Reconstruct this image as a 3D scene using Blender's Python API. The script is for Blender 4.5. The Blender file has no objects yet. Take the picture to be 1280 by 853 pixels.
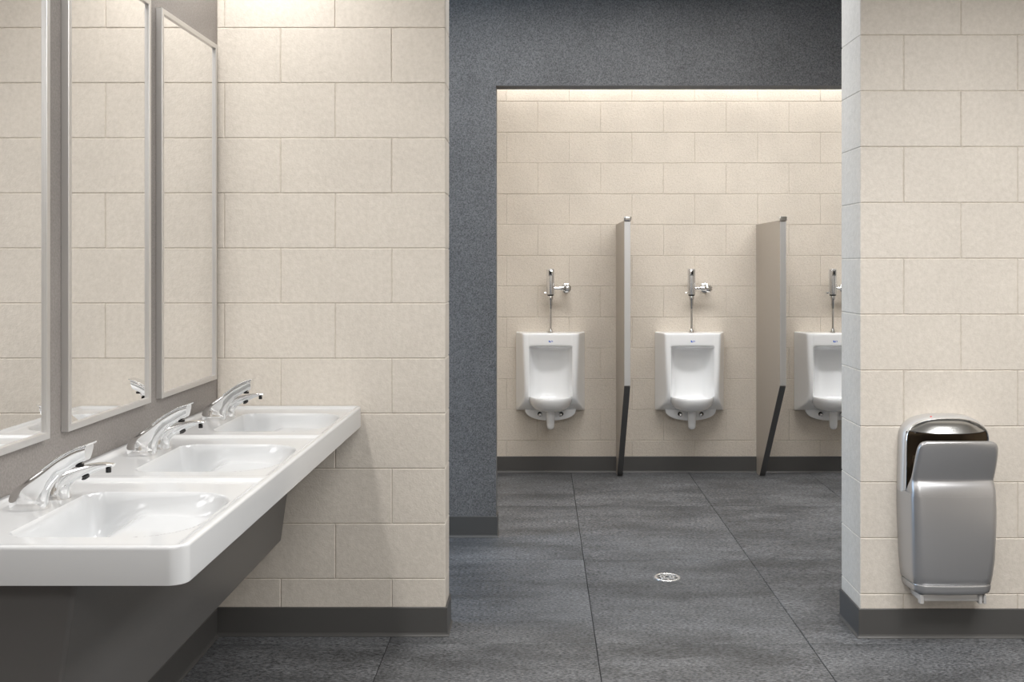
import bpy, bmesh, math, random
from mathutils import Vector, Matrix

random.seed(7)
sc = bpy.context.scene
COL = sc.collection
PI = math.pi

# ---------------------------------------------------------------- camera
cam_d = bpy.data.cameras.new('camera')
cam = bpy.data.objects.new('camera', cam_d)
COL.objects.link(cam)
cam.location = (0, 0, 1.37)
cam.rotation_euler = (PI / 2, 0, 0)
cam_d.sensor_width = 36.0
cam_d.sensor_fit = 'HORIZONTAL'
cam_d.lens = 36.0 * 1250 / 1280
cam_d.shift_x = -36.0 / 1280
cam_d.shift_y = -96.5 / 1280
sc.camera = cam

# ---------------------------------------------------------------- world, lights, exposure
w = bpy.data.worlds.new('world')
sc.world = w
w.use_nodes = True
w.node_tree.nodes['Background'].inputs[0].default_value = (0.75, 0.85, 1.0, 1)
w.node_tree.nodes['Background'].inputs[1].default_value = 0.3
sc.view_settings.view_transform = 'Standard'
sc.view_settings.look = 'None'
sc.view_settings.exposure = 0.0
sc.view_settings.gamma = 1.0
sc.view_settings.use_curve_mapping = False
sc.cycles.max_bounces = 10
sc.cycles.diffuse_bounces = 6
sc.cycles.glossy_bounces = 6
sc.cycles.sample_clamp_indirect = 4.0
try:
    sc.cycles.use_denoising = True
except Exception:
    pass

WARM = (1.0, 0.975, 0.94)
NEUT = (1.0, 0.992, 0.98)
COOL = (0.50, 0.72, 1.0)


def area(name, loc, direction, sx, sy, power, color, spread=180):
    d = bpy.data.lights.new(name, 'AREA')
    d.shape = 'RECTANGLE'
    d.size = sx
    d.size_y = sy
    d.energy = power
    d.color = color
    d.spread = math.radians(spread)
    o = bpy.data.objects.new(name, d)
    COL.objects.link(o)
    o.location = loc
    o.rotation_euler = Vector(direction).to_track_quat('-Z', 'Y').to_euler()
    return o


# linear lamp along the left wall over the mirrors
area('vanity_light', (-1.02, 1.9, 2.70), (0, 0, -1), 0.12, 3.3, 26, WARM)
area('corner_downlight', (-0.98, 3.38, 2.72), (0, 0, -1), 0.14, 0.14, 2.6, WARM)
# ceiling panels of the front room
area('ceiling_panel_light', (1.75, 1.80, 2.73), (0, 0, -1), 1.0, 1.0, 66, NEUT, 165)
area('ceiling_panel_light', (0.45, 1.55, 2.73), (0, 0, -1), 1.0, 1.0, 28, NEUT, 170)
area('ceiling_panel_light', (0.8, -1.2, 2.73), (0, 0, -1), 1.2, 1.2, 62, NEUT, 165)
# daylight entering from the left end of the passage
area('passage_daylight', (-3.35, 4.42, 1.25), (1, 0, 0), 1.0, 2.0, 72, COOL)
area('passage_fill_light', (0.2, 4.25, 2.73), (0, 0, -1), 2.0, 0.3, 19, NEUT, 175)  # unseen fill lamp, added to brighten the urinal wall from the passage
# lamps of the urinal room: wall washer slot, plus a fill
area('cove_strip_light', (1.4, 6.47, 2.66), (0, 0.10, -1), 3.6, 0.05, 12, WARM)
area('alcove_fill_light', (1.2, 5.24, 2.73), (0, 0.40, -1), 3.0, 0.25, 44, NEUT, 130)  # unseen fill lamp, added to brighten the floor and urinal fronts
area('wall_washer_light', (1.3, 5.97, 2.72), (0, 0.15, -1), 3.4, 0.12, 7, WARM)

# ---------------------------------------------------------------- materials


def new_mat(name):
    m = bpy.data.materials.new(name)
    m.use_nodes = True
    nt = m.node_tree
    return m, nt, nt.nodes['Principled BSDF']


def plain(name, col, rough=0.5, metal=0.0, coat=0.0, spec=0.5):
    m, nt, b = new_mat(name)
    b.inputs['Base Color'].default_value = (*col, 1)
    b.inputs['Roughness'].default_value = rough
    b.inputs['Metallic'].default_value = metal
    b.inputs['Coat Weight'].default_value = coat
    b.inputs['Coat Roughness'].default_value = 0.05
    b.inputs['Specular IOR Level'].default_value = spec
    return m


def node(nt, typ, **kw):
    n = nt.nodes.new(typ)
    for k, v in kw.items():
        setattr(n, k, v)
    return n


def speckled(name, c1, c2, rough, scale, bump_scale, bump_str, lo=0.35, hi=0.65, stretch=(1, 1, 1),
             big=None, big_scale=2.0, per_object=False, bump_dist=0.002, coarse=None):
    m, nt, b = new_mat(name)
    geo = node(nt, 'ShaderNodeNewGeometry')
    mp = node(nt, 'ShaderNodeMapping')
    mp.inputs['Scale'].default_value = stretch
    nt.links.new(geo.outputs['Position'], mp.inputs['Vector'])
    vec = mp.outputs['Vector']
    if per_object:
        oi = node(nt, 'ShaderNodeObjectInfo')
        mul = node(nt, 'ShaderNodeMath', operation='MULTIPLY')
        mul.inputs[1].default_value = 37.0
        nt.links.new(oi.outputs['Random'], mul.inputs[0])
        add = node(nt, 'ShaderNodeVectorMath', operation='ADD')
        nt.links.new(vec, add.inputs[0])
        nt.links.new(mul.outputs[0], add.inputs[1])
        vec = add.outputs[0]
    n1 = node(nt, 'ShaderNodeTexNoise')
    n1.inputs['Scale'].default_value = scale
    n1.inputs['Detail'].default_value = 6
    n1.inputs['Roughness'].default_value = 0.7
    nt.links.new(vec, n1.inputs['Vector'])
    r = node(nt, 'ShaderNodeValToRGB')
    r.color_ramp.elements[0].position = lo
    r.color_ramp.elements[1].position = hi
    r.color_ramp.elements[0].color = (*c1, 1)
    r.color_ramp.elements[1].color = (*c2, 1)
    nt.links.new(n1.outputs['Fac'], r.inputs['Fac'])
    out = r.outputs['Color']
    if big:
        n2 = node(nt, 'ShaderNodeTexNoise')
        n2.inputs['Scale'].default_value = big_scale
        n2.inputs['Detail'].default_value = 5
        n2.inputs['Roughness'].default_value = 0.6
        nt.links.new(vec, n2.inputs['Vector'])
        r2 = node(nt, 'ShaderNodeValToRGB')
        r2.color_ramp.elements[0].position = 0.36
        r2.color_ramp.elements[1].position = 0.66
        r2.color_ramp.elements[0].color = (big[0],) * 3 + (1,)
        r2.color_ramp.elements[1].color = (big[1],) * 3 + (1,)
        nt.links.new(n2.outputs['Fac'], r2.inputs['Fac'])
        mx = node(nt, 'ShaderNodeMix', data_type='RGBA', blend_type='MULTIPLY')
        mx.inputs[0].default_value = 1.0
        nt.links.new(out, mx.inputs[6])
        nt.links.new(r2.outputs['Color'], mx.inputs[7])
        out = mx.outputs[2]
    nt.links.new(out, b.inputs['Base Color'])
    b.inputs['Roughness'].default_value = rough
    n3 = node(nt, 'ShaderNodeTexNoise')
    n3.inputs['Scale'].default_value = bump_scale
    n3.inputs['Detail'].default_value = 4
    nt.links.new(geo.outputs['Position'], n3.inputs['Vector'])
    bp = node(nt, 'ShaderNodeBump')
    bp.inputs['Strength'].default_value = bump_str
    bp.inputs['Distance'].default_value = bump_dist
    nt.links.new(n3.outputs['Fac'], bp.inputs['Height'])
    last = bp
    if coarse:
        n4 = node(nt, 'ShaderNodeTexNoise')
        n4.inputs['Scale'].default_value = coarse[0]
        n4.inputs['Detail'].default_value = 5
        nt.links.new(geo.outputs['Position'], n4.inputs['Vector'])
        bp2 = node(nt, 'ShaderNodeBump')
        bp2.inputs['Strength'].default_value = coarse[1]
        bp2.inputs['Distance'].default_value = 0.006
        nt.links.new(n4.outputs['Fac'], bp2.inputs['Height'])
        nt.links.new(bp.outputs['Normal'], bp2.inputs['Normal'])
        last = bp2
    nt.links.new(last.outputs['Normal'], b.inputs['Normal'])
    return m


M_BLOCK = speckled('painted_block', (0.600, 0.553, 0.490), (0.680, 0.630, 0.565), 0.55, 60, 190, 0.45,
                   big=(0.97, 1.03), big_scale=3, coarse=(26, 0.30))
M_BLOCK2 = speckled('porous_painted_block', (0.47, 0.415, 0.345), (0.635, 0.575, 0.500), 0.6, 130, 170, 0.7,
                    lo=0.30, hi=0.52, big=(0.95, 1.04), big_scale=4, coarse=(60, 0.3))
M_MORTAR = speckled('mortar', (0.52, 0.47, 0.41), (0.61, 0.56, 0.49), 0.8, 60, 120, 0.4)
M_GREY = speckled('grey_plaster', (0.060, 0.060, 0.062), (0.235, 0.235, 0.238), 0.62, 190, 170, 0.6,
                  lo=0.36, hi=0.66, big=(0.88, 1.10), big_scale=3)
M_LEFT = speckled('fine_grey_plaster', (0.215, 0.196, 0.184), (0.300, 0.277, 0.260), 0.6, 160, 200, 0.3,
                  big=(0.92, 1.06), big_scale=3)
M_TILE = speckled('dark_stone_tile', (0.010, 0.011, 0.013), (0.260, 0.268, 0.280), 0.55, 95, 160, 0.5,
                  lo=0.36, hi=0.68, stretch=(0.8, 2.0, 1.0), big=(0.55, 1.15), big_scale=2.6, per_object=True, coarse=(30, 0.25))
M_GROUT = plain('dark_grout', (0.018, 0.018, 0.02), 0.9)
M_BASE = plain('grey_rubber_base', (0.075, 0.073, 0.071), 0.42)
M_CEIL = plain('white_ceiling', (0.78, 0.77, 0.75), 0.8)
M_PORC = plain('white_porcelain', (0.90, 0.91, 0.92), 0.12, coat=0.4)
M_SOLID = plain('white_solid_surface', (0.60, 0.61, 0.62), 0.16, coat=0.3)
M_CHROME = plain('chrome', (0.86, 0.86, 0.86), 0.06, 1.0)
M_CHROME_R = plain('brushed_chrome', (0.86, 0.86, 0.86), 0.24, 0.85)
M_BLACK = plain('black_plastic', (0.008, 0.008, 0.009), 0.25)
M_MIRROR = plain('mirror_glass', (0.93, 0.93, 0.93), 0.003, 1.0)
M_FRAME = plain('satin_steel_frame', (0.66, 0.65, 0.64), 0.36, 0.85)
M_APRON = plain('grey_laminate', (0.115, 0.112, 0.110), 0.38)
M_PANEL = speckled('satin_stall_panel', (0.355, 0.315, 0.268), (0.385, 0.343, 0.292), 0.38, 120, 220, 0.08)
M_EDGE = plain('satin_edge_metal', (0.80, 0.80, 0.80), 0.33, 0.85)
M_SHADE_EDGE = plain('shaded_panel_edge', (0.13, 0.13, 0.13), 0.4, 0.5)  # dark colour carries the shade of the downward-facing edge
M_SILVER = plain('silver_paint', (0.51, 0.51, 0.52), 0.33, 0.84)
M_SILVER2 = plain('silver_grey_plastic', (0.56, 0.55, 0.54), 0.38, 0.35)
M_BLUE = plain('blue_print', (0.02, 0.12, 0.55), 0.4)
M_RED = plain('red_print', (0.8, 0.03, 0.02), 0.4)

# ---------------------------------------------------------------- helpers


def link_mesh(name, bm, mat, parent=None, smooth=False, angle=None):
    me = bpy.data.meshes.new(name)
    bm.normal_update()
    bm.to_mesh(me)
    bm.free()
    me.materials.append(mat)
    o = bpy.data.objects.new(name, me)
    COL.objects.link(o)
    if smooth:
        for p in me.polygons:
            p.use_smooth = True
        if angle:
            me.set_sharp_from_angle(angle=math.radians(angle))
    if parent:
        o.parent = parent
    return o


def empty(name, loc, label, cat, group=None):
    o = bpy.data.objects.new(name, None)
    o.empty_display_size = 0.05
    COL.objects.link(o)
    o.location = loc
    o['label'] = label
    o['category'] = cat
    if group:
        o['group'] = group
    return o


def structure(o):
    o['kind'] = 'structure'
    return o


def add_box(bm, x0, x1, y0, y1, z0, z1, bevel=0.0, seg=1):
    r = bmesh.ops.create_cube(bm, size=1.0)
    vs = r['verts']
    for v in vs:
        v.co = Vector(((x0 + x1) / 2 + v.co.x * (x1 - x0), (y0 + y1) / 2 + v.co.y * (y1 - y0), (z0 + z1) / 2 + v.co.z * (z1 - z0)))
    if bevel > 0:
        es = list({e for v in vs for e in v.link_edges})
        bmesh.ops.bevel(bm, geom=es, offset=bevel, segments=seg, affect='EDGES', profile=0.5)


def box_obj(name, x0, x1, y0, y1, z0, z1, mat, parent=None, bevel=0.0, seg=1, smooth=False):
    bm = bmesh.new()
    add_box(bm, x0, x1, y0, y1, z0, z1, bevel, seg)
    return link_mesh(name, bm, mat, parent, smooth, 40 if smooth else None)


def loft(bm, rings, cap0=True, cap1=True, closed=True):
    rows = [[bm.verts.new(p) for p in r] for r in rings]
    n = len(rows[0])
    for a, b in zip(rows[:-1], rows[1:]):
        for i in range(n if closed else n - 1):
            j = (i + 1) % n
            try:
                bm.faces.new((a[i], a[j], b[j], b[i]))
            except ValueError:
                pass
    if cap0:
        bm.faces.new(rows[0][::-1])
    if cap1:
        bm.faces.new(rows[-1])
    return rows


def fix(bm):
    bmesh.ops.recalc_face_normals(bm, faces=bm.faces[:])


def lathe(bm, prof, axis='z', origin=(0, 0, 0), seg=24):
    """prof: list of (radius, height) along the axis"""
    ox, oy, oz = origin
    rings = []
    for r, h in prof:
        ring = []
        for i in range(seg):
            a = 2 * PI * i / seg
            c, s = math.cos(a) * max(r, 1e-5), math.sin(a) * max(r, 1e-5)
            if axis == 'z':
                ring.append((ox + c, oy + s, oz + h))
            elif axis == 'x':
                ring.append((ox + h, oy + c, oz + s))
            else:
                ring.append((ox + c, oy + h, oz + s))
        rings.append(ring)
    loft(bm, rings)
    fix(bm)


def prism(bm, poly, axis, a, b):
    """extrude a 2D polygon along an axis from a to b; axis 'x': poly=(y,z); 'y': poly=(x,z); 'z': poly=(x,y)"""
    def P(p, t):
        if axis == 'x':
            return (t, p[0], p[1])
        if axis == 'y':
            return (p[0], t, p[1])
        return (p[0], p[1], t)
    loft(bm, [[P(p, a) for p in poly], [P(p, b) for p in poly]])
    fix(bm)


def copy_tree(o, parent=None):
    c = o.copy()
    COL.objects.link(c)
    if parent:
        c.parent = parent
    for ch in list(o.children):
        copy_tree(ch, c)
    return c


# ---------------------------------------------------------------- dimensions
CEIL = 2.75
XL = -1.193            # left wall face
YA = 3.682             # block wall behind the basins
XA = -0.3505           # its free end
TA = 0.15
YR = 3.665             # right block wall face
XR = 1.17
TR = 0.23
YG = 5.008             # grey wall face
XG = -0.224
TG = 0.11
ZH = 2.263             # header underside
YB = 6.562             # urinal wall face
XEND = 3.2
YFRONT = -3.0

# ---------------------------------------------------------------- floor
floor = structure(box_obj('floor', -3.4, XEND, YFRONT, YB + 0.2, -0.10, -0.003, M_GROUT))
xs = [-0.55 - 0.768 * k for k in range(4, 0, -1)] + [-0.55, 0.199, 0.968, 1.755, 2.523, 3.291]
ys = [3.605 + 1.025 * k for k in range(-7, 4)]
tile_cache = {}
for i in range(len(xs) - 1):
    for j in range(len(ys) - 1):
        x0, x1 = max(xs[i], -3.4), min(xs[i + 1], XEND)
        y0, y1 = max(ys[j], YFRONT), min(ys[j + 1], YB)
        if x1 - x0 < 0.02 or y1 - y0 < 0.02:
            continue
        wx, wy = x1 - x0 - 0.0028, y1 - y0 - 0.0028
        key = (round(wx, 4), round(wy, 4))
        if key not in tile_cache:
            o = box_obj('tile', -wx / 2, wx / 2, -wy / 2, wy / 2, -0.010, 0.0, M_TILE, None, 0.0012)
            tile_cache[key] = o.data
        else:
            o = bpy.data.objects.new('tile', tile_cache[key])
            COL.objects.link(o)
        o.location = ((x0 + x1) / 2, (y0 + y1) / 2, random.uniform(-0.0002, 0.0002))
        o.parent = floor

# ---------------------------------------------------------------- block walls
block_cache = {}


def block(x0, x1, y0, y1, z0, z1, parent, mat):
    g = 0.0008
    dx, dy, dz = x1 - x0 - 2 * g, y1 - y0, z1 - z0 - 2 * g
    key = (round(dx, 3), round(dy, 3), round(dz, 3), mat.name)
    if key not in block_cache:
        o = box_obj('block', -dx / 2, dx / 2, -dy / 2, dy / 2, -dz / 2, dz / 2, mat, None, 0.0026)
        block_cache[key] = o.data
    else:
        o = bpy.data.objects.new('block', block_cache[key])
        COL.objects.link(o)
    o.location = ((x0 + x1) / 2, (y0 + y1) / 2 + random.uniform(-0.0005, 0.0005), (z0 + z1) / 2)
    o.parent = parent


def block_wall(name, xa, xb, y0, y1, zphase, zpitch, even, odd, pitch, mat, core_in=0.003, side0=0.0, side1=0.0):
    core = structure(box_obj(name, xa + side0, xb - side1, y0 + core_in, y1 - core_in, 0.0, CEIL, M_MORTAR))
    n = -1
    z0 = 0.0
    top = zphase
    while z0 < CEIL - 0.01:
        z1 = min(top, CEIL)
        n += 1
        ph = even if n % 2 == 0 else odd
        k0 = math.floor((xa - ph) / pitch)
        edges = [xa]
        k = k0
        while True:
            x = ph + k * pitch
            if x >= xb - 0.012:
                break
            if x > xa + 0.012:
                edges.append(x)
            k += 1
        edges.append(xb)
        for a, b in zip(edges[:-1], edges[1:]):
            block(a, b, y0, y1, z0, z1, core, mat)
        z0 = z1
        top += zpitch
    return core


block_wall('wall_back_left', XL, XA, YA, YA + TA, 0.2095, 0.2030, -0.958, -0.757, 0.4090, M_BLOCK, side1=0.003)
block_wall('wall_back_right', XR, XEND, YR, YR + TR, 0.159, 0.2050, 1.330, 1.540, 0.4180, M_BLOCK, side0=0.003)
block_wall('wall_back', -0.55, XEND, YB, YB + 0.12, 0.2100, 0.2023, 0.185, -0.021, 0.4120, M_BLOCK2)

# ---------------------------------------------------------------- plain walls and ceiling
structure(box_obj('wall_left', XL - 0.15, XL, YFRONT, YA + TA, 0, CEIL, M_LEFT))
bm = bmesh.new()
prism(bm, [(-3.4, 0), (XG, 0), (XG, ZH), (2.75, ZH), (2.75, 0), (XEND, 0), (XEND, CEIL), (-3.4, CEIL)], 'y', YG, YG + TG)
structure(link_mesh('wall_middle', bm, M_GREY))
structure(box_obj('wall_right', XEND, XEND + 0.1, YFRONT, YB + 0.12, 0, CEIL, M_BLOCK))
structure(box_obj('wall_front', XL - 0.15, XEND, YFRONT - 0.1, YFRONT, 0, CEIL, M_BLOCK))
structure(box_obj('wall_alcove_left', -0.70, -0.55, YG + TG, YB + 0.12, 0, CEIL, M_BLOCK2))
structure(box_obj('wall_passage_left', -3.5, -3.4, YA - 0.1, YG + TG, 0, CEIL, M_CEIL))
structure(box_obj('wall_passage_front', -3.4, XL - 0.15, YA, YA + TA, 0, CEIL, M_BLOCK))
structure(box_obj('ceiling', -3.5, XEND + 0.1, YFRONT - 0.1, YB + 0.2, CEIL, CEIL + 0.1, M_CEIL))


def baseboard(name, path, h=0.106, t=0.006, toe=0.013):
    """path: plan polyline of the wall face with the room on its right-hand side"""
    prof = [(0.0, 0.0), (toe, 0.0), (toe, 0.002), (t + 0.002, 0.007), (t, 0.013), (t, h - 0.002), (t - 0.002, h), (0.0, h)]
    pts = [Vector(p) for p in path]
    n = len(pts)
    rings = []
    for i, p in enumerate(pts):
        dirs = []
        if i > 0:
            dirs.append((pts[i] - pts[i - 1]).normalized())
        if i < n - 1:
            dirs.append((pts[i + 1] - pts[i]).normalized())
        norms = [Vector((d.y, -d.x)) for d in dirs]
        if len(norms) == 2:
            m = (norms[0] + norms[1]).normalized()
            m = m / m.dot(norms[0])
        else:
            m = norms[0]
        rings.append([(p.x + m.x * (o + 0.0005), p.y + m.y * (o + 0.0005), z + 0.0003) for o, z in prof])
    bm = bmesh.new()
    loft(bm, rings)
    fix(bm)
    return structure(link_mesh(name, bm, M_BASE))


baseboard('baseboard_left', [(XL, YFRONT), (XL, YA - 0.014)])
baseboard('baseboard_back_left', [(XL, YA), (XA, YA), (XA, YA + TA)])
baseboard('baseboard_back_right', [(XR, YR + TR), (XR, YR), (XEND, YR)])
baseboard('baseboard_middle', [(-3.3, YG), (XG, YG), (XG, YG + TG)])
baseboard('baseboard_back', [(-0.55, YB), (XEND, YB)])

# ---------------------------------------------------------------- mirrors
MZ0, MZ1 = 0.952, 2.165


def make_mirror():
    W = 0.527
    H = MZ1 - MZ0
    t = empty('wall_mirror', (XL, 0, MZ0), '', 'mirror', 'framed mirrors over the basins')
    fw, pr, rec = 0.017, 0.020, 0.007
    bm = bmesh.new()
    outer = [(0, 0), (W, 0), (W, H), (0, H)]
    inner = [(fw, fw), (W - fw, fw), (W - fw, H - fw), (fw, H - fw)]
    c = 0.0012
    rings = []
    for off, x in ((0, 0.001), (0, pr - c), (c, pr)):
        rings.append([(x, p[0] + (off if p[0] == 0 else -off), p[1] + (off if p[1] == 0 else -off)) for p in outer])
    for off, x in ((-c, pr), (0, pr - c), (0, 0.004)):
        rings.append([(x, p[0] + (off if p[0] == fw else -off), p[1] + (off if p[1] == fw else -off)) for p in inner])
    loft(bm, rings, False, False)
    fix(bm)
    link_mesh('frame', bm, M_FRAME, t)
    box_obj('mirror_glass', 0.004, pr - rec, fw, W - fw, fw, H - fw, M_MIRROR, t)
    return t


mir = make_mirror()
mlabels = ['mirror nearest the camera, cut by the left edge of the photo',
           'middle one of the three framed mirrors, over the middle basin',
           'framed mirror nearest the beige block wall, over the farthest basin']
for k, y0 in enumerate((1.865, 2.485, 3.099)):
    o = mir if k == 0 else copy_tree(mir)
    o.location.y = y0
    o['label'] = mlabels[k]

# ---------------------------------------------------------------- lavatory counter
CX0, CX1 = XL + 0.001, -0.657
CY0, CY1 = 1.844, 3.679
ZT, ZU = 0.848, 0.776
PITCH = 0.6117
BX0, BX1 = -1.047, -0.692       # basin extents in x
BY0, BY1 = 1.938, 2.322         # first basin in y


def smooth01(t):
    t = max(0.0, min(1.0, t))
    return t * t * (3 - 2 * t)


def sd_round(px, py, x0, x1, y0, y1, rl, rr):
    cx, cy = (x0 + x1) / 2, (y0 + y1) / 2
    hx, hy = (x1 - x0) / 2, (y1 - y0) / 2
    r = rr if px > cx else rl
    qx, qy = abs(px - cx) - hx + r, abs(py - cy) - hy + r
    return min(max(qx, qy), 0.0) + math.hypot(max(qx, 0), max(qy, 0)) - r


def basin_sd(x, y):
    best = 9
    for k in range(3):
        best = min(best, sd_round(x, y, BX0, BX1, BY0 + PITCH * k, BY1 + PITCH * k, 0.045, 0.115))
    return best


def ztop(x, y):
    z = ZT - 0.008
    # raised rims at the ends, at the wall and between stations
    d_end = min(y - CY0, CY1 - y)
    z += 0.008 * (1 - smooth01((d_end - 0.016) / 0.016))
    z = max(z, ZT - 0.008 + 0.012 * (1 - smooth01((x - CX0 - 0.012) / 0.012)))
    z = max(z, ZT - 0.008 + 0.008 * (1 - smooth01((CX1 - x - 0.012) / 0.02)))
    for k in (1, 2):
        dd = abs(y - (CY0 + PITCH * k))
        z = max(z, ZT - 0.008 + 0.007 * (1 - smooth01((dd - 0.014) / 0.016)))
    sd = basin_sd(x, y)
    if sd < 0:
        t = -sd
        depth = 0.108 - 0.062 * smooth01((x - (-1.03)) / 0.13)
        wall = 0.030 + 0.035 * smooth01((x - (-0.90)) / 0.18)
        a = min(1.0, t / wall)
        f = 1 - (1 - a) ** 2.2
        lip = smooth01(t / 0.010)
        z -= depth * f * lip
    # rounded outer edge
    r = 0.007
    d = min(CX1 - x, y - CY0, 9)
    if d < r:
        z -= r - math.sqrt(max(0, r * r - (r - d) ** 2))
    return z


def lin(a, b, step):
    n = max(1, round((b - a) / step))
    return [a + (b - a) * i / n for i in range(n + 1)]


gx = lin(CX0, CX1 - 0.008, 0.0045) + [CX1 - 0.006, CX1 - 0.004, CX1 - 0.0022, CX1 - 0.0009, CX1]
gy = [CY0, CY0 + 0.0009, CY0 + 0.0022, CY0 + 0.004, CY0 + 0.006] + lin(CY0 + 0.008, CY1, 0.0045)
CR = 0.032


def corner_map(x, y):
    for ys_, yy in ((1, CY0), (-1, CY1)):
        cx, cy = CX1 - CR, yy + ys_ * CR
        a, b = (x - cx) / CR, -(y - cy) * ys_ / CR
        if a > 0 and b > 0:
            a2 = a * math.sqrt(1 - b * b / 2)
            b2 = b * math.sqrt(1 - a * a / 2)
            return cx + a2 * CR, cy - b2 * CR * ys_
    return x, y


counter = empty('lavatory_counter', (0, 0, 0),
                'long white three-basin washbasin counter on a dark grey support along the left wall', 'sink counter')
bm_top = bmesh.new()
bm_b = [bmesh.new() for _ in range(3)]
nx, ny = len(gx), len(gy)
P = [[None] * ny for _ in range(nx)]
S = [[0] * ny for _ in range(nx)]
for i in range(nx):
    for j in range(ny):
        x, y = corner_map(gx[i], gy[j])
        P[i][j] = (x, y, ztop(gx[i], gy[j]))
        S[i][j] = basin_sd(gx[i], gy[j])
vt = {}


def getv(bm, key, co, cache):
    k = (id(bm), key)
    if k not in cache:
        cache[k] = bm.verts.new(co)
    return cache[k]


for i in range(nx - 1):
    for j in range(ny - 1):
        inside = S[i][j] < 0.004 and S[i + 1][j + 1] < 0.004 and S[i][j + 1] < 0.004 and S[i + 1][j] < 0.004
        if inside:
            k = 0 if gy[j] < CY0 + PITCH else (1 if gy[j] < CY0 + 2 * PITCH else 2)
            tb = bm_b[k]
        else:
            tb = bm_top
        idx = [(i, j), (i + 1, j), (i + 1, j + 1), (i, j + 1)]
        tb.faces.new([getv(tb, q, P[q[0]][q[1]], vt) for q in idx])
# side skirts and underside (coarser)
cache = {}


def under(i, j):
    x, y, z = P[i][j]
    return (x, y, min(ZU, z - 0.014))


si = sorted(set(list(range(0, nx, 4)) + [nx - 1, nx - 2, nx - 3]))
sj = sorted(set(list(range(0, ny, 4)) + [0, 1, 2, 3, ny - 1, ny - 2, ny - 3]))
for a, b in zip(si[:-1], si[1:]):
    for c, d in zip(sj[:-1], sj[1:]):
        idx = [(a, c), (a, d), (b, d), (b, c)]
        bm_top.faces.new([getv(bm_top, ('u',) + q, under(*q), cache) for q in idx])
loop = [(nx - 1, j) for j in range(ny)]
loop = [(i, 0) for i in range(nx)] + loop[1:] + [(i, ny - 1) for i in range(nx - 2, -1, -1)]
lows = {}
for a, b in zip(loop[:-1], loop[1:]):
    q = []
    for s_, kk in ((a, 0), (b, 0)):
        q.append(getv(bm_top, s_, P[s_[0]][s_[1]], vt))
    for s_ in (b, a):
        x, y, z = P[s_[0]][s_[1]]
        if s_ not in lows:
            lows[s_] = bm_top.verts.new((x, y, ZU))
        q.append(lows[s_])
    bm_top.faces.new(q[::-1])
link_mesh('countertop', bm_top, M_SOLID, counter, True, 50)
for k in range(3):
    link_mesh('basin', bm_b[k], M_SOLID, counter, True)
for k in range(3):
    bm = bmesh.new()
    cx, cy = -0.975, (BY0 + BY1) / 2 + PITCH * k
    zb = ztop(cx, cy)
    lathe(bm, [(0, 0.0), (0.022, 0.0), (0.022, 0.003), (0.018, 0.004), (0.012, 0.002), (0, 0.002)], 'z', (cx, cy, zb + 0.0005), 20)
    link_mesh('drain', bm, M_CHROME, counter, True, 40)


def apx(z):
    return -0.802 - 0.137 * (1.37 - z)


bm = bmesh.new()
prism(bm, [(XL + 0.002, 0.365), (apx(0.365), 0.365), (apx(0.7745), 0.7745), (XL + 0.002, 0.7745)], 'y', 1.905, 3.62)
top = [f for f in bm.faces if all(v.co.z > 0.77 for v in f.verts)]
es = [e for e in bm.edges if all(v.co.x > XL + 0.05 for v in e.verts)]
bmesh.ops.bevel(bm, geom=es, offset=0.010, segments=4, affect='EDGES', profile=0.5)
ap = link_mesh('support_panel', bm, M_APRON, counter, True, 35)
me = ap.data
bm = bmesh.new()
bm.from_mesh(me)
bmesh.ops.delete(bm, geom=[f for f in bm.faces if f.normal.z > 0.9 and f.calc_area() > 0.02], context='FACES')
bm.to_mesh(me)
bm.free()
ms = ap.modifiers.new('solid', 'SOLIDIFY')
ms.thickness = 0.006
ms.offset = -1
ap['label'] = 'dark grey slanted support panel under the counter'

# ---------------------------------------------------------------- faucets and soap dispensers


def spout(name, pairs, widths, mat, parent, expo=3.6, n=40, sub=3, flare=0.0):
    # refine by Catmull-Rom between the pairs
    def cr(p0, p1, p2, p3, t):
        return 0.5 * ((2 * p1) + (-p0 + p2) * t + (2 * p0 - 5 * p1 + 4 * p2 - p3) * t * t + (-p0 + 3 * p1 - 3 * p2 + p3) * t ** 3)
    data = [(a[0], a[1], b[0], b[1], w_) for (a, b), w_ in zip(pairs, widths)]
    fine = []
    for i in range(len(data) - 1):
        p0 = data[max(i - 1, 0)]
        p3 = data[min(i + 2, len(data) - 1)]
        for s_ in range(sub):
            fine.append([cr(p0[q], data[i][q], data[i + 1][q], p3[q], s_ / sub) for q in range(5)])
    fine.append(list(data[-1]))
    rings = []
    for ax, az, bx_, bz, w_ in fine:
        cx, cz = (ax + bx_) / 2, (az + bz) / 2
        hx, hz = (ax - bx_) / 2, (az - bz) / 2
        ring = []
        for i in range(n):
            a = 2 * PI * i / n
            c, s_ = math.cos(a), math.sin(a)
            c = math.copysign(abs(c) ** (2 / expo), c)
            s_ = math.copysign(abs(s_) ** (2 / expo), s_)
            ring.append((cx + hx * c, w_ * s_ * (1 + flare * c), cz + hz * c))
        rings.append(ring)
    bm = bmesh.new()
    loft(bm, rings)
    fix(bm)
    return link_mesh(name, bm, mat, parent, True, 50)


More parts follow.
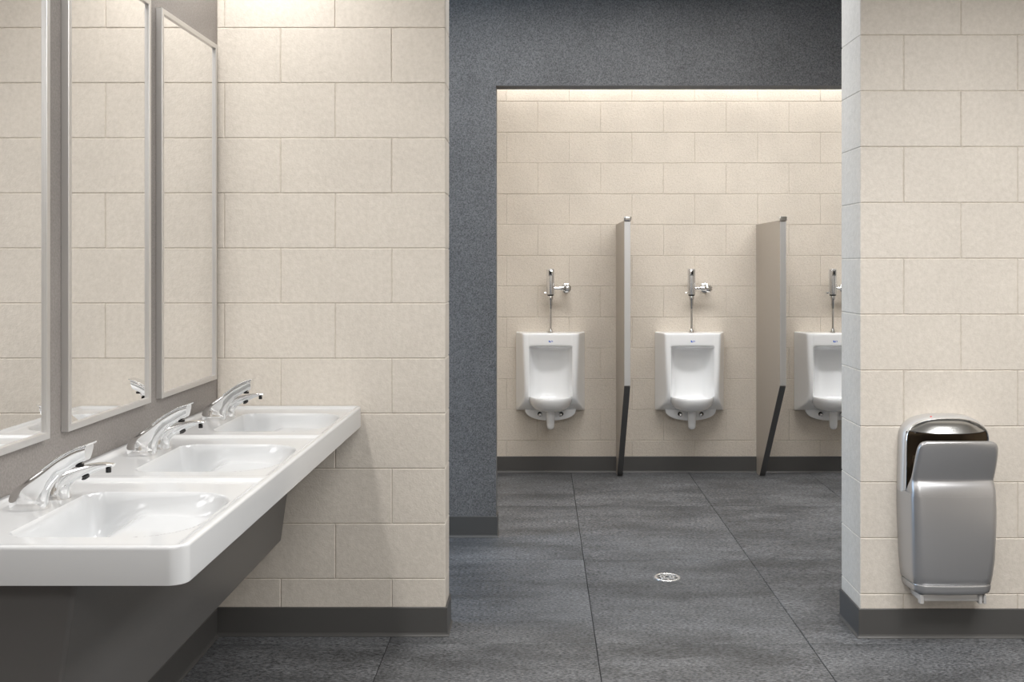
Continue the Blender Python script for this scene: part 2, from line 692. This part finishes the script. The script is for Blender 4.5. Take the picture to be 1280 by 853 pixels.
def make_faucet():
    t = empty('faucet', (-1.105, 2.165, ZT - 0.008), '', 'faucet', 'chrome faucets on the white counter')
    ox, oz = 1.105, -(ZT - 0.008)
    raw = [((-1.142, .8404), (-1.068, .8404)), ((-1.143, .852), (-1.068, .852)), ((-1.143, .868), (-1.068, .862)), ((-1.132, .886), (-1.064, .876)),
           ((-1.104, .906), (-1.056, .890)), ((-1.07, .929), (-1.044, .905)), ((-1.04, .951), (-1.030, .918)),
           ((-1.008, .969), (-1.006, .932)), ((-.992, .975), (-.992, .940)), ((-.977, .979), (-.980, .946))]
    pairs = [((a[0] + ox, a[1] + oz), (b[0] + ox, b[1] + oz)) for a, b in raw]
    spout('faucet_body', pairs, [.026, .026, .025, .023, .021, .0185, .0175, .018, .0185, .019], M_CHROME, t, flare=0.30)
    # thin overhanging top plate of the spout
    raw2 = [((-1.072, .930), (-1.070, .926)), ((-1.04, .953), (-1.039, .949)), ((-1.008, .971), (-1.008, .967)), ((-.990, .978), (-.990, .974)), ((-.972, .983), (-.973, .979))]
    pairs = [((a[0] + ox, a[1] + oz), (b[0] + ox, b[1] + oz)) for a, b in raw2]
    spout('top_plate', pairs, [.021, .0225, .0235, .0245, .025], M_CHROME, t, 6)
    bm = bmesh.new()
    lathe(bm, [(0, 0), (0.009, 0), (0.009, 0.006), (0, 0.006)], 'z', (-0.998 + ox, 0, .931 + oz), 16)
    link_mesh('aerator', bm, M_BLACK, t, True, 40)
    bm = bmesh.new()
    lathe(bm, [(0, 0), (0.0055, 0), (0.0055, 0.003), (0, 0.003)], 'x', (-1.071 + ox, 0, .868 + oz), 14)
    link_mesh('sensor', bm, M_BLACK, t, True, 40)
    return t


def make_soap():
    t = empty('soap_dispenser', (-1.09, 2.262, ZT - 0.008), '', 'soap dispenser', 'low chrome soap dispensers on the white counter')
    ox, oz = 1.09, -(ZT - 0.008)
    raw = [((-1.118, .840), (-1.064, .840)), ((-1.118, .862), (-1.065, .860)), ((-1.110, .885), (-1.058, .872)), ((-1.085, .900), (-1.044, .882)),
           ((-1.050, .911), (-1.022, .891)), ((-1.012, .919), (-1.0, .902)), ((-.985, .9205), (-.982, .908)), ((-.965, .918), (-.967, .911))]
    pairs = [((a[0] + ox, a[1] + oz), (b[0] + ox, b[1] + oz)) for a, b in raw]
    spout('dispenser_body', pairs, [.024, .023, .021, .018, .015, .013, .012, .010], M_CHROME, t, 2.6, flare=0.2)
    bm = bmesh.new()
    lathe(bm, [(0, 0), (0.006, 0), (0.006, 0.010), (0, 0.010)], 'z', (-0.976 + ox, -0.004, .899 + oz), 14)
    link_mesh('nozzle', bm, M_BLACK, t, True, 40)
    bm = bmesh.new()
    bmesh.ops.create_uvsphere(bm, u_segments=14, v_segments=8, radius=1, matrix=Matrix.Translation((-1.026 + ox, -0.008, .888 + oz)) @ Matrix.Rotation(-0.5, 4, 'Y') @ Matrix.Diagonal((0.010, 0.007, 0.004, 1)))
    link_mesh('sensor', bm, M_BLACK, t, True)
    return t


f0, s0 = make_faucet(), make_soap()
where = ['nearest the camera', 'in the middle of the counter', 'beside the beige block wall']
bas = ['nearest basin', 'middle basin', 'farthest basin']
for k in range(3):
    f = f0 if k == 0 else copy_tree(f0)
    f.location.y = 2.165 + PITCH * k
    f['label'] = 'tall chrome sensor faucet at the %s, %s' % (bas[k], where[k])
    s = s0 if k == 0 else copy_tree(s0)
    s.location.y = 2.262 + PITCH * k
    s['label'] = 'low curved chrome soap dispenser at the %s, %s' % (bas[k], where[k])

# ---------------------------------------------------------------- urinals
# local axes: x across, -y out of the wall, z up from the floor


def interp(tab, z):
    tab = sorted(tab)
    if z <= tab[0][0]:
        return tab[0][1]
    for (a, va), (b, vb) in zip(tab[:-1], tab[1:]):
        if z <= b:
            t = (z - a) / (b - a)
            return va + (vb - va) * t
    return tab[-1][1]


def make_urinal():
    t = empty('urinal', (0, YB, 0), '', 'urinal', 'white urinals on the beige block wall')
    CXT = [(.4115, .212), (.44, .196), (.47, .178), (.51, .165), (.56, .161), (.925, .176)]
    DT = [(.4115, .030), (.43, .070), (.46, .112), (.50, .140), (.55, .155), (.925, .150)]

    def section(z, mode, sh=0.0, open_t=0.0, rec=0.0):
        cx = interp(CXT, z)
        d = interp(DT, z) - sh
        ow = .2255 - sh * 0.4
        ox = .138
        half = [(ow, 0.0), (ow, 0.006), (ow - .004, 0.014), (cx + .012, d - .018), (cx + .004, d - .006), (cx - .006, d), (ox + .012, d), (ox + .004, d - 0.001)]
        if mode == 'flat':
            half += [(ox - .002, d), (ox - .012, d), (ox - .05, d), (.05, d)]
        else:
            half += [(ox - .001, d - .006), (ox - .006, d - .03), (ox - .030, rec + .02), (.055, rec)]
        mid = (0.0, half[-1][1])
        pts = [(-x, -y) for x, y in half] + [(mid[0], -mid[1])] + [(x, -y) for x, y in half[::-1]]
        return [(x, y, z) for x, y in pts]
    rings = []
    top = section(.925, 'flat', 0.012)
    rings.append([(p[0], 0.0, .925) for p in top])
    rings.append([(p[0] * .985, p[1], .925) for p in top])
    rings.append(section(.9235, 'flat', 0.004))
    rings.append(section(.917, 'flat'))
    rings.append(section(.90, 'flat'))
    rings.append(section(.850, 'flat'))
    rings.append(section(.840, 'flat'))
    r = section(.836, 'open', rec=.10)
    rings.append(r)
    rings.append(section(.826, 'open', rec=.045))
    rings.append(section(.790, 'open', rec=.035))
    rings.append(section(.70, 'open', rec=.030))
    rings.append(section(.58, 'open', rec=.030))
    rings.append(section(.51, 'open', rec=.034))
    rings.append(section(.480, 'open', rec=.06))
    rings.append(section(.462, 'flat'))
    rings.append(section(.440, 'flat'))
    rings.append(section(.420, 'flat'))
    last = section(.4125, 'flat', .006)
    rings.append(last)
    rings.append([(p[0], 0.0, .4115) for p in last])
    bm = bmesh.new()
    loft(bm, rings, False, False, closed=False)
    fix(bm)
    # arch the top edge of the opening a little
    body = link_mesh('body', bm, M_PORC, t, True)
    m = body.modifiers.new('subsurf', 'SUBSURF')
    m.levels = 2
    m.render_levels = 2
    # bowl
    bm = bmesh.new()
    rings = []
    N = 24
    prof = [(1.0, .512), (1.004, .506), (1.0, .497), (.975, .482), (.92, .462), (.82, .443), (.68, .430), (.48, .422), (.25, .419), (0.02, .418)]
    inner = [(0.02, .462), (.45, .464), (.72, .474), (.86, .488), (.93, .503), (.955, .512), (.968, .516), (.988, .516)]

    def ring(k, z):
        out = []
        for i in range(N + 1):
            a = PI * i / N
            x = .141 * k * math.copysign(abs(math.cos(a)) ** .85, math.cos(a))
            y = .085 + .18 * k * abs(math.sin(a)) ** .9
            out.append((x, -y, z))
        return out
    for k, z in inner + prof:
        rings.append(ring(k, z))
    loft(bm, rings, False, False, closed=False)
    fix(bm)
    link_mesh('bowl', bm, M_PORC, t, True, 60)
    # skirt plate under the bowl
    bm = bmesh.new()
    pts = [(.165 * math.cos(PI * i / 28), .425 - .075 * abs(math.sin(PI * i / 28)) ** .8) for i in range(29)]
    prism(bm, pts[::-1], 'y', -.062, -.045)
    bmesh.ops.bevel(bm, geom=[e for e in bm.edges if abs(e.verts[0].co.y - e.verts[1].co.y) < 1e-5 and e.verts[0].co.y < -.06], offset=0.004, segments=2, affect='EDGES')
    link_mesh('skirt_plate', bm, M_PORC, t, True, 40)
    for sx in (-1, 1):
        bm = bmesh.new()
        lathe(bm, [(0, 0), (0.014, 0), (0.014, -0.0015), (0, -0.0015)], 'y', (sx * .070, -.0625, .394), 16)
        h = link_mesh('bolt_hole', bm, M_BLACK, t)
        bm = bmesh.new()
        lathe(bm, [(0, 0), (0.012, 0), (0.011, -0.008), (0.006, -0.012), (0, -0.013)], 'y', (sx * .066, -.0645, .389), 12)
        link_mesh('bolt', bm, M_CHROME, h, True, 40)
    # trap outlet
    bm = bmesh.new()
    lathe(bm, [(0.0, .302), (.010, .3025), (.019, .308), (.024, .318), (.0255, .335), (.0265, .38), (.029, .42), (.034, .44)], 'z', (0, -.115, 0), 20)
    link_mesh('trap_outlet', bm, M_PORC, t, True, 60)
    # blue mark
    bm = bmesh.new()
    yy = -.1505
    z0 = .866

    def poly(ps):
        prism(bm, ps, 'y', yy - .001, yy + .001)
    poly([(-.013, z0 + .012), (-.005, z0 + .012), (-.003, z0 + .004), (.001, z0 + .004), (.004, z0 + .012), (.008, z0 + .012), (.003, z0), (-.011, z0)])
    poly([(.011, z0 + .011), (.014, z0 + .011), (.014, z0 + .001), (.011, z0 + .001)])
    link_mesh('blue_logo', bm, M_BLUE, t)
    return t


def make_valve():
    t = empty('flush_valve', (0, YB, .925), '', 'flush valve', 'chrome flush valves above the urinals')
    D = -.10
    Z = .925
    bm = bmesh.new()
    lathe(bm, [(0, 1.172), (.0235, 1.172), (.0255, 1.176), (.0255, 1.330), (.024, 1.336), (.021, 1.338), (0, 1.338)], 'z', (0, D, -Z), 28)
    body = link_mesh('sensor_body', bm, M_CHROME_R, t, True, 40)
    bm = bmesh.new()
    add_box(bm, -.014, .014, D - .027, D - .012, 1.294 - Z, 1.330 - Z, .003, 2)
    link_mesh('window_bezel', bm, M_CHROME, body, True, 40)
    bm = bmesh.new()
    add_box(bm, -.0065, .0065, D - .0285, D - .014, 1.299 - Z, 1.324 - Z, .003, 2)
    w_ = link_mesh('sensor_window', bm, M_BLACK, body, True, 40)
    w_['label'] = 'dark sensor window'
    bm = bmesh.new()
    lathe(bm, [(0, 1.165), (.021, 1.165), (.021, 1.1725), (0, 1.1725)], 'z', (0, D, -Z), 24)
    link_mesh('rubber_ring', bm, M_BLACK, t, True, 40)
    bm = bmesh.new()
    lathe(bm, [(0, 1.079), (.008, 1.079), (.010, 1.085), (.011, 1.098), (.0135, 1.104), (.0135, 1.135), (.017, 1.140), (.019, 1.146), (.019, 1.156), (.016, 1.166), (0, 1.166)], 'z', (0, D, -Z), 24)
    link_mesh('coupling', bm, M_CHROME, t, True, 40)
    bm = bmesh.new()
    lathe(bm, [(0, .940), (.0075, .940), (.0075, 1.085), (0, 1.085)], 'z', (0, D, -Z), 20)
    link_mesh('flush_tube', bm, M_CHROME, t, True, 40)
    bm = bmesh.new()
    lathe(bm, [(0, .9262), (.020, .9262), (.020, .930), (.015, .933), (.014, .942), (.010, .950), (0, .950)], 'z', (0, D, -Z), 24)
    link_mesh('spud_flange', bm, M_CHROME, t, True, 40)
    bm = bmesh.new()
    lathe(bm, [(0, .018), (.0105, .018), (.0105, .056), (.014, .057), (.0145, .072), (.012, .074), (0, .074)], 'x', (0, D, 1.212 - Z), 20)
    link_mesh('supply_arm', bm, M_CHROME, t, True, 40)
    bm = bmesh.new()
    lathe(bm, [(0, .070), (.014, .070), (.016, .076), (.016, .105), (.014, .110), (0, .110)], 'x', (0, D, 1.212 - Z), 20)
    lathe(bm, [(0, D - .004), (.013, D - .004), (.016, D + .006), (.0125, D + .02), (.0125, -.004), (0, -.004)], 'y', (.102, 0, 1.212 - Z), 20)
    sv = link_mesh('stop_valve', bm, M_CHROME, t, True, 40)
    bm = bmesh.new()
    lathe(bm, [(0, -.002), (.032, -.002), (.031, -.006), (.020, -.012), (0, -.012)], 'y', (.102, 0, 1.212 - Z), 24)
    link_mesh('wall_flange', bm, M_CHROME, t, True, 40)
    bm = bmesh.new()
    seg = 16
    rings = []
    for r, h in [(0, 0), (.020, 0), (.026, -.005), (.026, -.019), (.020, -.026), (.009, -.029), (0, -.029)]:
        ring = []
        for i in range(seg * 2):
            a = PI * i / seg
            rr = r * (1 - .09 * (i % 4 == 0)) if r > .015 else max(r, 1e-5)
            ring.append((.106 + rr * math.cos(a), D - .004 + h, 1.212 - Z + rr * math.sin(a)))
        rings.append(ring)
    loft(bm, rings)
    fix(bm)
    link_mesh('stop_cap', bm, M_CHROME, sv, True, 30)
    bm = bmesh.new()
    lathe(bm, [(0, -.0235), (.004, -.0235), (.004, -.031), (.007, -.032), (.008, -.040), (.005, -.043), (0, -.043)], 'x', (0, D, 1.182 - Z), 14)
    link_mesh('override_button', bm, M_CHROME, t, True, 40)
    return t


ux = [0.063, 0.974, 1.887]
u0, v0 = make_urinal(), make_valve()
ulab = ['white wall-hung urinal left of the first partition', 'white wall-hung urinal between the two partitions',
        'white wall-hung urinal right of the second partition, partly hidden by the wall']
vlab = ['chrome sensor flush valve above the leftmost urinal', 'chrome sensor flush valve above the urinal between the partitions',
        'chrome sensor flush valve above the urinal cut by the wall']
for k in range(3):
    u = u0 if k == 0 else copy_tree(u0)
    v = v0 if k == 0 else copy_tree(v0)
    u.location.x = ux[k]
    v.location.x = ux[k]
    u['label'] = ulab[k]
    v['label'] = vlab[k]

# ---------------------------------------------------------------- urinal partitions


def make_partition():
    t = empty('urinal_partition', (0, YB - .0005, 0), '', 'partition', 'tall grey-beige urinal partitions')
    TH = .0355
    top = 1.628
    prof = [(0, .0008), (-.10, .0008), (-.645, .645), (-.653, .665), (-.653, top), (0, top)]
    bm = bmesh.new()
    prism(bm, prof, 'x', 0.001, TH - .001)
    p = link_mesh('panel', bm, M_PANEL, t)
    # slanted lower edge, shade of its downward face put into the dark colour
    bm = bmesh.new()
    d = Vector((-.545, .645)).normalized()
    nrm = Vector((-d.y, d.x)) * -1
    nrm = Vector((-.645, -.545)).normalized()
    a, b = Vector((-.1005, .001)), Vector((-.6455, .6455))
    poly = [a, b, b + nrm * .004, a + nrm * .004 + Vector((0, 0.0035))]
    prism(bm, [(q.x, max(q.y, .0008)) for q in poly], 'x', 0, TH)
    e = link_mesh('lower_edge', bm, M_SHADE_EDGE, t)
    e['label'] = 'slanted lower edge with shade painted in'
    o = box_obj('edge_trim', 0, TH, -.659, -.6535, .650, top - .008, M_EDGE, t, .001)
    o['label'] = 'bright satin metal front edge'
    bm = bmesh.new()
    add_box(bm, -.004, TH + .004, -.664, -.615, top - .004, top + .022, .003, 2)
    o = link_mesh('top_cap', bm, M_CHROME, t, True, 40)
    o['label'] = 'chrome cap on the front top corner'
    return t


p0 = make_partition()
p0.location.x = .4934
p0['label'] = 'tall slim partition between the leftmost and middle urinals'
p1 = copy_tree(p0)
p1.location.x = 1.413
p1['label'] = 'tall partition between the middle urinal and the one cut by the wall'

# ---------------------------------------------------------------- floor drain
dr = empty('floor_drain', (.552, 4.368, 0.0002), 'small round chrome floor drain in the dark tile floor', 'drain')
bm = bmesh.new()
lathe(bm, [(0, 0), (.046, 0), (.046, .0006), (0, .0006)], 'z', (0, 0, 0), 32)
link_mesh('drain_well', bm, M_BLACK, dr)
bm = bmesh.new()
N = 32
rings = []
for r, h in [(.044, .0005), (.0445, .003), (.054, .0035), (.058, .001), (.058, 0)]:
    rings.append([(r * math.cos(2 * PI * i / N), r * math.sin(2 * PI * i / N), h) for i in range(N)])
loft(bm, rings, False, False)
link_mesh('rim', bm, M_CHROME_R, dr, True)
bm = bmesh.new()
for ring_r in (.014, .029):
    a0 = [[((ring_r + dr_) * math.cos(2 * PI * i / N), (ring_r + dr_) * math.sin(2 * PI * i / N), h) for i in range(N)] for dr_, h in ((-.004, .0006), (-.004, .0028), (.004, .0028), (.004, .0006))]
    loft(bm, a0, False, False)
for k in range(8):
    a = PI * k / 4
    before = set(bm.verts)
    add_box(bm, .010, .045, -.003, .003, .0006, .0026)
    vs = [v for v in bm.verts if v not in before]
    bmesh.ops.rotate(bm, verts=vs, cent=(0, 0, 0), matrix=Matrix.Rotation(a, 3, 'Z'))
fix(bm)
link_mesh('grate', bm, M_CHROME_R, dr)

# ---------------------------------------------------------------- hand dryer
HD = empty('hand_dryer', (1.4665, YR - .0012, 0), 'silver hands-in hand dryer mounted on the right block wall', 'hand dryer')


def plan(hb, hf, o0, o1, r, z, n=6, bow=0.0, lean=0.0):
    """closed outline from the wall side (o0) to the front (o1), rounded front corners"""
    pts = [(-hb, o0)]
    side = Vector((-hf, o1)) - Vector((-hb, o0))
    L = side.length
    r = min(r, L * .9, hf * .9)
    s_end = Vector((-hb, o0)) + side * ((L - r) / L)
    c0 = Vector((-hf, o1))
    e1 = Vector((-hf + r, o1))
    pts.append((s_end.x * .5 - hb * .5, (s_end.y + o0) / 2))
    for i in range(n + 1):
        t = i / n
        p = s_end * (1 - t) ** 2 + c0 * 2 * t * (1 - t) + e1 * t ** 2
        pts.append((p.x, p.y))
    for q in (-.6, -.2):
        x = q * (hf - r)
        pts.append((x, o1))
    half = pts
    full = half + [(-x, y) for x, y in half[::-1]]
    out = []
    for x, y in full:
        b = bow * (1 - (x / hf) ** 2) if y > o1 - .001 else 0
        out.append((x, -(y + b), z))
    return out


# main body below the slot
bm = bmesh.new()
rings = []
for z, hb, hf, o1, r in [(.2300, .146, .138, .116, .035), (.2325, .148, .1400, .1185, .035), (.262, .152, .1425, .126, .034), (.32, .157, .1455, .134, .032), (.42, .161, .1480, .138, .030),
                         (.50, .163, .1490, .136, .028), (.553, .163, .1490, .131, .028)]:
    rings.append(plan(hb, hf, 0.0, o1, r, z, bow=.010))
loft(bm, rings)
fix(bm)
link_mesh('lower_body', bm, M_SILVER, HD, True, 40)
# bottom trim with a rounded underside
bm = bmesh.new()
rings = []
for z, hb, hf, o1, r in [(.193, .128, .118, .098, .03), (.1945, .134, .126, .108, .033), (.202, .141, .134, .119, .035), (.213, .145, .137, .1225, .036), (.2270, .1455, .138, .123, .036)]:
    rings.append(plan(hb, hf, 0.0, o1, r, z, bow=.010))
loft(bm, rings)
fix(bm)
link_mesh('bottom_trim', bm, M_SILVER, HD, True, 40)
bm = bmesh.new()
loft(bm, [plan(.142, .134, 0, .118, .035, .2265, bow=.010), plan(.142, .134, 0, .118, .035, .2305, bow=.010)])
fix(bm)
link_mesh('seam', bm, M_CHROME_R, HD, True, 40)
# drip tray
bm = bmesh.new()
add_box(bm, -.118, .118, -.105, -.01, .168, .1925, .004, 2)
tray = link_mesh('drip_tray', bm, M_SILVER2, HD, True, 40)
for sx, w_ in ((-1, .007), (1, .005), (.86, .006)):
    box_obj('tray_tab', sx * .112 - w_, sx * .112 + w_, -.112, -.09, .160, .192, M_SILVER2, tray, .002)
# back column: arched plate behind the slot
def arch_half(z, h, z0=.735, z1=.823):
    if z <= z0:
        return h
    t = (z - z0) / (z1 - z0)
    return h * max(0.0, 1 - t ** 2.4) ** (1 / 2.1)


def arch_outline(h, z_low, z_top, z0, n=22, hlow=None):
    hlow = hlow or h
    pts = [(-hlow, z_low), (-(h + hlow) / 2, (z_low + z0) / 2), (-h, z0)]
    for i in range(1, n):
        a = PI * i / n
        c, s_ = math.cos(a), math.sin(a)
        x = -h * math.copysign(abs(c) ** .72, c)
        pts.append((x, z0 + (z_top - z0) * abs(s_) ** .86))
    pts += [(h, z0), ((h + hlow) / 2, (z_low + z0) / 2), (hlow, z_low)]
    return pts


bm = bmesh.new()
levels = [(0.0, 0.0), (.030, -.001), (.044, -.003), (.052, -.008), (.054, -.013)]
rings = []
for o, ins in levels:
    rings.append([(x, -o, z) for x, z in arch_outline(.158 + ins, .545, .823 + ins, .735, hlow=.163 + ins)])
loft(bm, rings, True, True)
fix(bm)
link_mesh('back_housing', bm, M_SILVER2, HD, True, 40)
# chrome rim on the front edge of the back housing
bm = bmesh.new()
rings = []
for o, ins in [(.050, -.009), (.060, -.008), (.063, -.0105), (.060, -.0135), (.046, -.0145)]:
    rings.append([(x, -o, z) for x, z in arch_outline(.158 + ins, .556, .823 + ins, .735, hlow=.161 + ins)])
loft(bm, rings, False, False, closed=False)
fix(bm)
link_mesh('chrome_rim', bm, M_CHROME, HD, True, 60)
# chrome hood over the slot: sloping face above, overhanging lip below
bm = bmesh.new()
rings = []
for o, z, k in [(.054, .745, .93), (.0555, .758, .92), (.068, .764, .90), (.084, .766, .88), (.087, .769, .87), (.085, .772, .86), (.074, .786, .80), (.062, .800, .66), (.055, .809, .48)]:
    row = []
    for i in range(21):
        x = -1 + 2 * i / 20
        bow = .014 * (1 - x * x) if z > .76 else 0
        row.append((x * .158 * k, -(o + (bow if o > .06 else 0) - (.028 * x ** 4 if o > .06 else 0)), z - (.005 * (1 - x * x) if .76 < z < .775 else 0)))
    rings.append(row)
loft(bm, rings, False, False, closed=False)
fix(bm)
link_mesh('chrome_hood', bm, plain('dark_chrome', (.50, .50, .49), .22, 1.0), HD, True, 50)
# slot liner with the dark brown reflection put into its colour, chrome jets
bm = bmesh.new()
add_box(bm, -.147, .147, -.0565, -.050, .558, .765, .001)
link_mesh('slot_liner', bm, plain('dark_reflection_liner', (.10, .075, .05), .18, .9), HD)
bm = bmesh.new()
lathe(bm, [(0, -.12), (.011, -.12), (.011, .12), (0, .12)], 'x', (0, -.066, .665), 16)
link_mesh('air_jet_bar', bm, M_CHROME, HD, True, 40)
# front shield
bm = bmesh.new()
rings = []
sh = [  # z, half width, back o, front o
    (.545, .150, .060, .1320), (.560, .150, .066, .1300), (.575, .1495, .076, .1265), (.588, .148, .085, .1215), (.597, .1465, .091, .1165), (.603, .1460, .095, .1150), (.612, .1460, .101, .1185),
    (.635, .1455, .112, .1300), (.665, .1450, .1235, .1430), (.695, .1435, .1335, .1540), (.718, .1415, .1415, .1605), (.730, .138, .1450, .1630), (.739, .1325, .1475, .1640), (.7445, .1245, .1495, .1640), (.7475, .112, .152, .1620)]
for z, h, ob, of in sh:
    th = of - ob
    ring = []
    full = plan(h, h - .001, ob, of, min(.024, th * .8), z, bow=.010)
    # bow the slot side as well so that the shield stays thin
    for x, y, zz in full:
        ring.append((x, y, zz))
    rings.append(ring)
loft(bm, rings)
fix(bm)
link_mesh('front_shield', bm, M_SILVER, HD, True, 60)
for x_ in (-.055,):
    bm = bmesh.new()
    bmesh.ops.create_uvsphere(bm, u_segments=10, v_segments=6, radius=1, matrix=Matrix.Translation((x_, -.046, .8165)) @ Matrix.Diagonal((.004, .002, .0025, 1)))
    o = link_mesh('red_indicator', bm, M_RED, HD, True)
